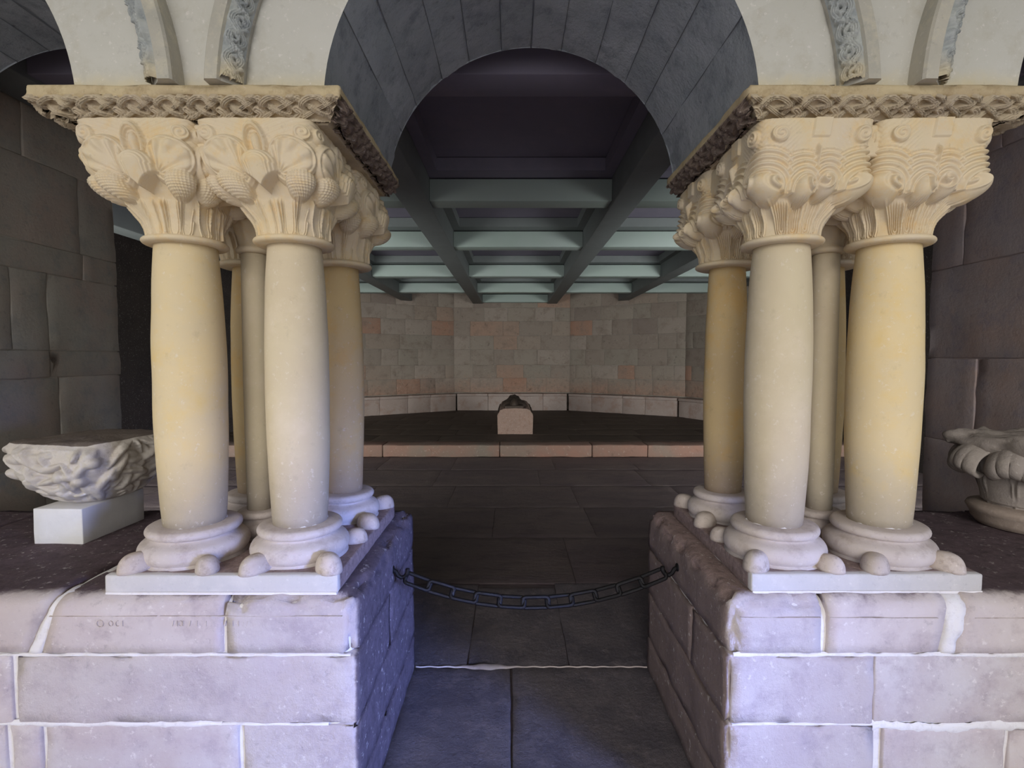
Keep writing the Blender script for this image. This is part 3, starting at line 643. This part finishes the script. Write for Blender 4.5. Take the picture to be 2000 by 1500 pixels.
def frieze(x_t, x_b, p_t, p_b, zt, zb, axis, out, depth=.028, rows=46, rand=0.0):
    """relief strip on a sloping side; runs from x_t[0]..x_t[1] at the top and x_b at the bottom; p = offset on the other axis"""
    n = int((x_t[1] - x_t[0]) / ILP * 50); f = np.linspace(0, 1, rows); P = np.zeros((rows, n + 1, 3))
    for i, q in enumerate(f):   # q = 0 bottom
        xs = np.linspace(x_b[0] + (x_t[0] - x_b[0]) * q, x_b[1] + (x_t[1] - x_b[1]) * q, n + 1)
        hh = sample(IL, ILP, xs + .01 * np.sin(xs * 9), np.full(n + 1, q * .999)) * depth
        hh = hh * min(1, (1 - q) / .06 + .25) * (1 + .2 * np.sin(xs * 13))
        pp = p_b + (p_t - p_b) * q; zz = zb + (zt - zb) * q
        nrm = np.array([out * (zt - zb), -abs(p_t - p_b)]); nrm = nrm / np.linalg.norm(nrm)
        other = pp + nrm[0] * hh; z = max(zb, zt) * 0 + np.maximum(zz + nrm[1] * hh, zb + .001)
        if axis == 'x': P[i, :, 0] = xs; P[i, :, 1] = other
        else: P[i, :, 1] = xs; P[i, :, 0] = other
        P[i, :, 2] = z
    return P
def abacus(side, T, B, label):
    (tx0, tx1, ty0, ty1), (bx0, bx1, by0, by1) = T, B
    cx, cy = (tx0 + tx1) / 2, (ty0 + ty1) / 2; zt, zm, zb = .097, .068, 0.0
    ab = empty('carved_abacus', (cx, cy, ZC1), label, 'abacus')
    # body: a rounded slab over an inverted pyramid
    V, F = rblock(tx0 - cx, tx1 - cx, ty0 - cy, ty1 - cy, zm - .012, zt, r=.009, step=.03, nse=.004, mseg=34, nscale=6, chip=.03)
    link('top_slab', mesh('top_slab', V, F, M['abacus'], True), ab)
    k = .006
    V = [(bx0 + k - cx, by0 + k - cy, zb), (bx1 - k - cx, by0 + k - cy, zb), (bx1 - k - cx, by1 - k - cy, zb), (bx0 + k - cx, by1 - k - cy, zb), (tx0 + k - cx, ty0 + k - cy, zm), (tx1 - k - cx, ty0 + k - cy, zm), (tx1 - k - cx, ty1 - k - cy, zm), (tx0 + k - cx, ty1 - k - cy, zm)]
    F = [(3, 2, 1, 0), (4, 5, 6, 7), (0, 1, 5, 4), (1, 2, 6, 5), (2, 3, 7, 6), (3, 0, 4, 7)]
    link('sloping_core', mesh('sloping_core', V, F, M['frieze']), ab)
    P = frieze((tx0 - cx, tx1 - cx), (bx0 - cx, bx1 - cx), ty0 + k - cy, by0 + k - cy, zm + .004, zb, 'x', -1)
    V, F = grid(P); link('interlace_frieze', mesh('interlace_frieze', V, F, M['frieze'], True), ab)
    for sd in (-1, 1):
        t_, b_ = (tx0 + k, bx0 + k) if sd < 0 else (tx1 - k, bx1 - k)
        P = frieze((ty0 - cy, ty1 - cy), (by0 - cy, by1 - cy), t_ - cx, b_ - cx, zm + .004, zb, 'y', sd)
        V, F = grid(P, flip=(sd > 0))
        V, F = grid(P, flip=(sd < 0))
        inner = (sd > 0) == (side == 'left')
        o = link('interlace_frieze', mesh('interlace_frieze', V, F, M['frieze_shaded'] if inner else M['frieze'], True), ab)
        if inner: tag(o, 'interlace on the side facing the doorway, its shade painted in dark brown')
abacus('left', (-1.535, -.541, 1.655, 2.50), (-1.425, -.598, 1.715, 2.47), 'carved impost slab with interlace band on the left capital')
abacus('right', (.745, 1.745, 1.655, 2.51), (.800, 1.590, 1.715, 2.48), 'carved impost slab with interlace band on the right capital')

# ------------------------------------------------------------------ arches and the wall over them
ZA = 2.41; ZB = ZC1 + .103; RI, RO = .705, .952
YA, YB = 1.70, 2.58
ARCH = [0.095, -2.115, 2.335]
def zlow(x):
    z = ZB
    for c in ARCH:
        if abs(x - c) < RO: z = max(z, ZA + math.sqrt(RO * RO - (x - c) ** 2))
    return z
xs = sorted(set([round(v, 4) for v in np.linspace(-3.4, 3.5, 180)] + [round(c + s * RO, 4) for c in ARCH for s in (-1, 1)]))
V = []; F = []
for x in xs:
    z = zlow(x); V += [(x, YA + .004, z), (x, YA + .004, 3.9), (x, YB, 3.9), (x, YB, z)]
for i in range(len(xs) - 1):
    a, b_ = 4 * i, 4 * i + 4
    F += [(a, b_, b_ + 1, a + 1), (a + 1, b_ + 1, b_ + 2, a + 2), (a + 2, b_ + 2, b_ + 3, a + 3), (a + 3, b_ + 3, b_, a)]
F += [(0, 1, 2, 3), tuple(4 * (len(xs) - 1) + q for q in (3, 2, 1, 0))]
wf = link('wall_front', mesh('wall_front', V, F, M['arch_front'])); tag(wf, kind='structure')
def voussoir(c, a0, a1, seed, g0=.0008, g1=.0008):
    na, nr, ny = 7, 4, 14
    rr = np.linspace(RI, RO, nr); ya = np.linspace(YA, YB, ny); aa = np.linspace(a0 + g0, a1 - g1, na); af = np.linspace(a0, a1, na)
    V, F, fm = [], [], []
    def add(P, flip, mi):
        o = len(V); v, f = grid(P, flip=flip); V.extend(v.tolist()); F.extend([[i + o for i in g] for g in f]); fm.extend([mi] * len(f))
    def pt(r, a, y): return (c + r * math.cos(a), y, max(ZB, ZA + r * math.sin(a)))
    add(np.array([[pt(r, a, YA) for a in af] for r in rr]), True, 0)
    def so(a, y):
        e = min(1, min(abs(a - aa[0]), abs(a - aa[-1])) * RI / .02); ye = min(1, (y - YA) / .03)
        q = mnoise.fractal(Vector((c * 3 + math.cos(a) * 5, y * 5, math.sin(a) * 5 + seed)), .9, 2, 4)
        edge = max(0, mnoise.fractal(Vector((c + a * 14, y * 3, seed)), .9, 2, 3)) * .016 * (1 - min(1, min(y - YA, YB - y) / .07))
        return RI + .008 * q * ye + (1 - e) * .004 + edge * (1 if y > YA + .001 else 0)
    add(np.array([[pt(so(a, y), a, y) for a in aa] for y in ya]), False, 1)
    for a, fl_ in ((aa[0], False), (aa[-1], True)):
        add(np.array([[pt(r, a, y) for y in ya] for r in rr]), fl_, 1)
    add(np.array([[pt(r, a, YB) for a in aa] for r in rr]), False, 1)
    return mesh('voussoir', V, F, None, True, mats=[M['arch_front'], M['soffit']], fm=fm)
for c in ARCH:
    n = 12; st = math.radians(4.4); A_ = np.concatenate([[st], np.linspace(math.radians(24), math.pi - math.radians(24), n - 1), [math.pi - st]])
    A_[1:-1] += np.random.RandomState(3).uniform(-.03, .03, n - 1); A_[6] = math.pi / 2 + .003
    for i in range(n):
        me = voussoir(c, A_[i], A_[i + 1], i * 3.1 + c, .004 if i == 6 else .0008, .004 if i == 5 else .0008)
        link('voussoir', me, wf)
# joints in the soffit are closed by a dark lining just above it
for c in ARCH:
    A_ = np.linspace(math.radians(4.6), math.pi - math.radians(4.6), 60)
    P = np.array([[(c + (RI + .007) * math.cos(a), y, max(ZB + .002, ZA + (RI + .007) * math.sin(a))) for a in A_] for y in (YA + .006, YB - .004)])
    V, F = grid(P); link('joint_lining', mesh('joint_lining', V, F, M['soffit']), wf)
# hood moulds with carved chamfer
for c in ARCH:
    a0 = 0.055
    aa = np.linspace(a0, math.pi - a0, 120)
    hd = [(.965, YA + .006), (.965, YA - .012), (1.012, YA - .062), (1.048, YA - .068), (1.054, YA - .060), (1.056, YA + .006)]
    hd = [(.957, YA + .006), (.960, YA - .006), (1.008, YA - .052), (1.014, YA - .066), (1.052, YA - .066), (1.058, YA - .058), (1.058, YA + .006)]
    P = np.array([[(c + r * math.cos(a), y, max(ZB, ZA + r * math.sin(a))) for a in aa] for r, y in hd])
    V, F = grid(P); F += [[k * 120 for k in range(len(hd))], [k * 120 + 119 for k in range(len(hd))][::-1]]
    hm = link('hood_mould', mesh('hood_mould', V, F, M['hood']), wf)
    na = int(math.pi * 1.0 / VNP * 44); rows = 34; aa = np.linspace(a0 + .012, math.pi - a0 - .012, na); P = np.zeros((rows, na, 3))
    for i, q in enumerate(np.linspace(0, 1, rows)):
        r = .960 + .052 * q; y = YA - .008 - .050 * q; hh = sample(VN, VNP, aa * 1.0 + .012 * np.sin(aa * 11), np.full(na, q * .999)) * .024 * min(1, q / .08 + .2, (1 - q) / .08 + .2)
        rr = r - hh * .60; yy = y - hh * .80
        P[i, :, 0] = c + rr * np.cos(aa); P[i, :, 1] = yy; P[i, :, 2] = np.maximum(ZB, ZA + rr * np.sin(aa))
    V, F = grid(P); link('carved_vine', mesh('carved_vine', V, F, M['hood_carving'], True), hm)

# end piers far left and right, carrying the side arches
for s, x0, x1 in ((-1, -3.4, -2.87), (1, 3.09, 3.5)):
    tag(block('wall_end_' + ('left' if s < 0 else 'right'), None, M['arch_front'], x0, x1, YA, YB, PT, ZB - .002, r=.01, step=.2), kind='structure')
# vault of the cloister walk above the camera
wc = link('ceiling_walk', mesh('ceiling_walk', *box(-5, 5, -2.6, YA, 3.9, 4.1), M['arch_front'])); tag(wc, kind='structure')

# ------------------------------------------------------------------ chain and hooks
def tube(path, r, seg=10, closed=False, frame_up=(0, 1, 0)):
    path = [Vector(p) for p in path]; n = len(path); P = []
    for i, p in enumerate(path):
        if closed: t = (path[(i + 1) % n] - path[i - 1]).normalized()
        else: t = (path[min(i + 1, n - 1)] - path[max(i - 1, 0)]).normalized()
        up = Vector(frame_up); a = t.cross(up).normalized(); b_ = a.cross(t).normalized()
        P.append([tuple(p + r * (math.cos(q) * a + math.sin(q) * b_)) for q in np.linspace(0, 2 * np.pi, seg, endpoint=False)])
    P = np.array(P)
    if closed: P = np.concatenate([P, P[:1]], 0)
    V, F = grid(P, True, not closed, not closed); return V, F
xa, xb, yc, za, zb_ = -.447, .645, 2.13, .672, .690
sag = .118
def cz(x):
    t = (x - xa) / (xb - xa); return za + (zb_ - za) * t - 4 * sag * t * (1 - t)
N_ = 11; xsn = np.linspace(xa, xb, 400); zn = np.array([cz(x) for x in xsn]); s_ = np.concatenate([[0], np.cumsum(np.hypot(np.diff(xsn), np.diff(zn)))])
pitch = s_[-1] / N_
lw, ll, cr = .0215, pitch / 2 + .004, .013
path = []
for (sx, sz, a0) in ((1, 1, 0), (-1, 1, 90), (-1, -1, 180), (1, -1, 270)):
    for a in np.linspace(a0, a0 + 90, 6): path.append((sx * (ll - cr) + cr * math.cos(math.radians(a)), 0, sz * (lw - cr) + cr * math.sin(math.radians(a))))
V, F = tube(path, .0084, 10, True); lkm = mesh('link', V, F, M['iron'], True)
ch = empty('barrier_chain', ((xa + xb) / 2, yc, cz((xa + xb) / 2)), 'black iron chain of long links hung across the passage between the low walls', 'chain')
for i in range(N_):
    sm = (i + .5) * pitch; x = np.interp(sm, s_, xsn); z = np.interp(sm, s_, zn); x2 = np.interp(sm + .02, s_, xsn); z2 = np.interp(sm + .02, s_, zn)
    o = link('link', lkm, ch); o.location = (x - ch.location.x, 0, z - ch.location.z)
    o.rotation_euler = (Matrix.Rotation(-math.atan2(z2 - z, x2 - x), 3, 'Y') @ Matrix.Rotation(math.radians(-14 if i % 2 else -44), 3, 'X')).to_euler()
for sgn, xw, zz in ((-1, XL, .705), (1, XR, .715)):
    pth = [(0.02, 0, 0)] + [(-.012 - .028 * 1 + .026 * math.cos(math.radians(a)) * -1 + .0, 0, -.012 - .026 * math.sin(math.radians(a)) * 1.0) for a in []]
    pth = [(.03, 0, 0), (0, 0, 0), (-.012, 0, -.008), (-.020, 0, -.024), (-.034, 0, -.034), (-.050, 0, -.030), (-.060, 0, -.016), (-.062, 0, .004)]
    pth = [(p[0] * (1 if sgn > 0 else -1), p[1], p[2]) for p in pth]
    V, F = tube(pth, .0090, 10)
    hk = empty('wall_hook', (xw, yc, zz), 'black iron hook let into the %s low wall, holding the %s end of the chain' % (('left',) * 2 if sgn < 0 else ('right',) * 2), 'hook')
    link('hook_bar', mesh('hook_bar', V, F, M['iron'], True), hk)
    V, F = lathe([(.017, -.004), (.017, .002), (.010, .006)], 20); link('socket', mesh('socket', V, F, M['iron']), hk, (0, 0, 0), (0, -math.pi / 2 * sgn, 0))

# ------------------------------------------------------------------ loose capital fragment on a white block (left)
bl = block('display_block', None, M['block_white'], -.105, .105, -.17, .17, 0, .150, r=.003, step=.05, nse=.002, mseg=8, loc=(-1.885, 2.27, PT))
bl.rotation_euler = (0, 0, math.radians(-2)); tag(bl, 'plain white stone block under the broken capital, left', 'block')
def fragment():
    nu, nv = 260, 110; a = np.linspace(0, 2 * np.pi, nu, endpoint=False); v = np.linspace(0, 1, nv)
    A2, Vv = np.meshgrid(a, v); H = .275
    R = np.interp(v, [0, .05, .2, .4, .6, .8, .93, 1], [.115, .150, .190, .222, .243, .256, .262, .250])[:, None] * np.ones_like(A2)
    n = (2 + 3.2 * sstep(.1, .8, v))[:, None]
    rad = R / (np.abs(np.cos(A2)) ** n + np.abs(np.sin(A2)) ** n) ** (1 / n) * .92
    P = np.stack([rad * np.cos(A2), rad * np.sin(A2), Vv * H], -1)
    h = np.zeros_like(A2); r2 = np.random.RandomState(11)
    # worn carved figures: overlapping limbs, heads and folds
    for i in range(150):
        ca = r2.uniform(0, 2 * np.pi); cv = r2.uniform(.08, .88); L_ = r2.uniform(.03, .085); wd = r2.uniform(.010, .026); th = r2.uniform(-1.4, 1.4); amp = r2.uniform(.016, .044)
        dx = (np.mod(A2 - ca + np.pi, 2 * np.pi) - np.pi) * .22; dz = (Vv - cv) * H
        xx = dx * math.cos(th) + dz * math.sin(th); yy = -dx * math.sin(th) + dz * math.cos(th) + 5 * (dx ** 2) * r2.uniform(-1, 1)
        d = (xx / L_) ** 2 + (yy / wd) ** 2; h = np.maximum(h, amp * np.sqrt(np.clip(1 - d, 0, 1)))
    for ca, cv, r in ((-1.25, .50, .030), (-.95, .42, .026), (-2.0, .78, .028), (-.75, .72, .026), (-2.35, .5, .030), (-.5, .45, .028)):
        dx = (np.mod(A2 - ca + np.pi, 2 * np.pi) - np.pi) * .23; dz = (Vv - cv) * H; d = np.hypot(dx, dz); h = np.maximum(h, .045 * dome(d, r))
    h *= sstep(.0, .12, Vv) * sstep(1.0, .86, Vv)
    nz_ = nz3(P.reshape(-1, 3), 16, 4, 4).reshape(A2.shape)
    h = h + nz_ * .006
    # broken bite out of the upper right front edge
    bite = np.exp(-((np.mod(A2 - (-.95) + np.pi, 2 * np.pi) - np.pi) / .38) ** 2) * sstep(.70, 1, Vv + .05 * nz_)
    h -= .040 * bite
    P[..., 0] += np.cos(A2) * h; P[..., 1] += np.sin(A2) * h
    P[..., 2] += -.012 * bite + .004 * nz_ * sstep(.9, 1, Vv)
    # top as rings
    rings = []
    for t in (.93, .8, .6, .35, .02):
        q = P[-1].copy(); q[:, 0] *= t; q[:, 1] *= t; q[:, 2] = H + .008 * (1 - t) + .006 * np.array([mnoise.fractal(Vector((p[0] * 9, p[1] * 9, 2)), .9, 2, 3) for p in q]); rings.append(q)
    P2 = np.concatenate([P, np.array(rings)], 0); V, F = grid(P2, True, True, True)
    fm = [0] * (nu * (nv - 1)) + [1] * (len(F) - nu * (nv - 1)); fm[-2] = 0
    return mesh('broken_capital', V, F, None, True, mats=[M['rubble'], M['rubble_top']], fm=fm)
fr = link('broken_capital', fragment(), None, (-1.875, 2.29, PT + .151), (math.radians(0), 0, math.radians(-8)))
fr.scale = (.93, 1, 1); tag(fr, 'broken figured capital lying on a white block left of the columns', 'capital')

# ------------------------------------------------------------------ leaf capital (right, cut by the frame)
lc = empty('leaf_capital', (2.36, 2.33, PT), 'grey capital with curled leaves standing on the right low wall', 'capital')
lc.rotation_euler = (0, 0, math.radians(12))
V, F = lathe([(.150, 0), (.165, .004), (.185, .030), (.188, .050), (.196, .062), (.205, .080), (.198, .094), (.170, .100), (.155, .104)], 72, fn=lambda P: P * 1.0)
link('neck_ring', mesh('neck_ring', V, F, M['leaf_torus'], True), lc)
nu, nv = 200, 70; a = np.linspace(0, 2 * np.pi, nu, endpoint=False); v = np.linspace(0, 1, nv); A2, Vv = np.meshgrid(a, v)
R = np.interp(v, [0, .3, .6, .85, 1], [.148, .160, .180, .205, .215])[:, None]; R = R * np.ones_like(A2)
ph = np.mod(A2 * 8 / (2 * np.pi), 1) - .5
R -= .010 * sstep(.13 * (.1 + Vv), .02, np.abs(ph)) * (Vv < .85)           # triangular grooves
R += .010 * np.exp(-((np.abs(ph) - .17 * Vv) / .025) ** 2) * (Vv < .9)
P = np.stack([R * np.cos(A2), R * np.sin(A2), .10 + Vv * .27], -1); V, F = grid(P, True, True, True)
link('bell', mesh('bell', V, F, M['leaf_cap'], True), lc)
def curl_leaf(w_, drop, proj):
    n, m = 26, 22; P = np.zeros((m, n, 3))
    for i, t in enumerate(np.linspace(0, 1, m)):
        an = t * math.pi * 1.25; rr = .036
        yb = proj * min(1, t * 1.6) + rr * math.sin(an) * .9; zz = drop * 0 + rr * (math.cos(an) - 1) * .9 - drop * t
        for j, q in enumerate(np.linspace(-1, 1, n)):
            wv = w_ * (1 - .45 * abs(t - .45) ** 1.4)
            lobes = .009 * abs(math.sin(q * math.pi * 2)) * (.3 + t)
            P[i, j] = (q * wv, -(yb + lobes - .03 * q * q), zz - .025 * q * q)
    V, F = grid(P); o = len(V); return mesh('curled_leaf', V, F, M['leaf_cap'], True)
lm = curl_leaf(.076, .035, .045)
for k in range(8):
    an = math.radians(k * 45 + 22); big = k % 2 == 1
    R0 = .185 if not big else .205
    o = link('curled_leaf', lm, lc, (R0 * math.cos(an), R0 * math.sin(an), .365), (0, 0, an + math.pi / 2))
    md = o.modifiers.new('thickness', 'SOLIDIFY'); md.thickness = .02
V, F = rblock(-.215, .215, -.215, .215, .355, .425, r=.03, step=.025, nse=.022, seed=8, nscale=14, mseg=18)
link('broken_top', mesh('broken_top', V, F, M['leaf_cap'], True), lc)

# ------------------------------------------------------------------ tomb with a reclining effigy in the middle of the apse
tb = empty('stone_tomb', (.06, 9.48, .19), 'small pinkish stone tomb chest with a dark reclining effigy on the apse floor', 'tomb')
pf = [(-.325, 0), (.325, 0), (.332, .34), (.325, .37), (.27, .45), (.21, .475), (0, .485), (-.21, .475), (-.28, .445), (-.332, .35)]
nv = len(pf); V = [(x, y_, z) for y_ in (0, .25, .8, 1.4, 1.98) for (x, z) in pf]; F = [tuple(range(nv))] + [tuple(range(4 * nv, 5 * nv))[::-1]]
for k in range(4):
    for i in range(nv): F.append((k * nv + i, (k + 1) * nv + i, (k + 1) * nv + (i + 1) % nv, k * nv + (i + 1) % nv))
link('chest', mesh('chest', V, F, M['tomb']), tb)
# effigy: one continuous body lying on its back, head towards the doorway
n_ = 40; P = []
for t in np.linspace(0, 1, 60):
    y_ = .06 + t * 1.78
    if t < .16:  # head on a cushion
        hw, hh = .085 * math.sqrt(max(.02, 1 - ((t - .085) / .09) ** 2)), .17 * math.sqrt(max(.02, 1 - ((t - .085) / .10) ** 2))
        if t > .12: k = (t - .12) / .04; hw = hw * (1 - k) + .09 * k; hh = max(hh, .08)
    else:
        hw = np.interp(t, [.16, .22, .35, .6, .9, 1], [.10, .26, .25, .20, .17, .12]); hh = np.interp(t, [.16, .22, .4, .7, .9, .95, 1], [.07, .12, .135, .11, .09, .14, .02])
    ring = []
    for q in np.linspace(0, 2 * np.pi, n_, endpoint=False):
        x = hw * math.cos(q) * (1 if abs(math.cos(q)) < .8 else 1); z = max(0, hh * math.sin(q))
        fold = .008 * math.cos(q * 9 + t * 6) * (t > .25) * (z > 0)
        nose = .025 * math.exp(-((t - .07) / .012) ** 2) * math.exp(-((q - math.pi / 2) / .18) ** 2)
        ring.append((x - .02, y_, .478 + z + fold + nose))
    P.append(ring)
V, F = grid(np.array(P), True, True, True, flip=True); link('effigy', mesh('effigy', V, F, M['effigy'], True), tb)
V, F = rblock(-.20, .16, .02, .34, .47, .53, r=.02, step=.05, nse=.004); link('cushion', mesh('cushion', V, F, M['effigy'], True), tb)
# dark draped sides of the effigy slab
V, F = rblock(-.338, .338, .06, 1.96, .30, .40, r=.02, step=.1, nse=.01); link('slab_edge', mesh('slab_edge', V, F, M['effigy'], True), tb)
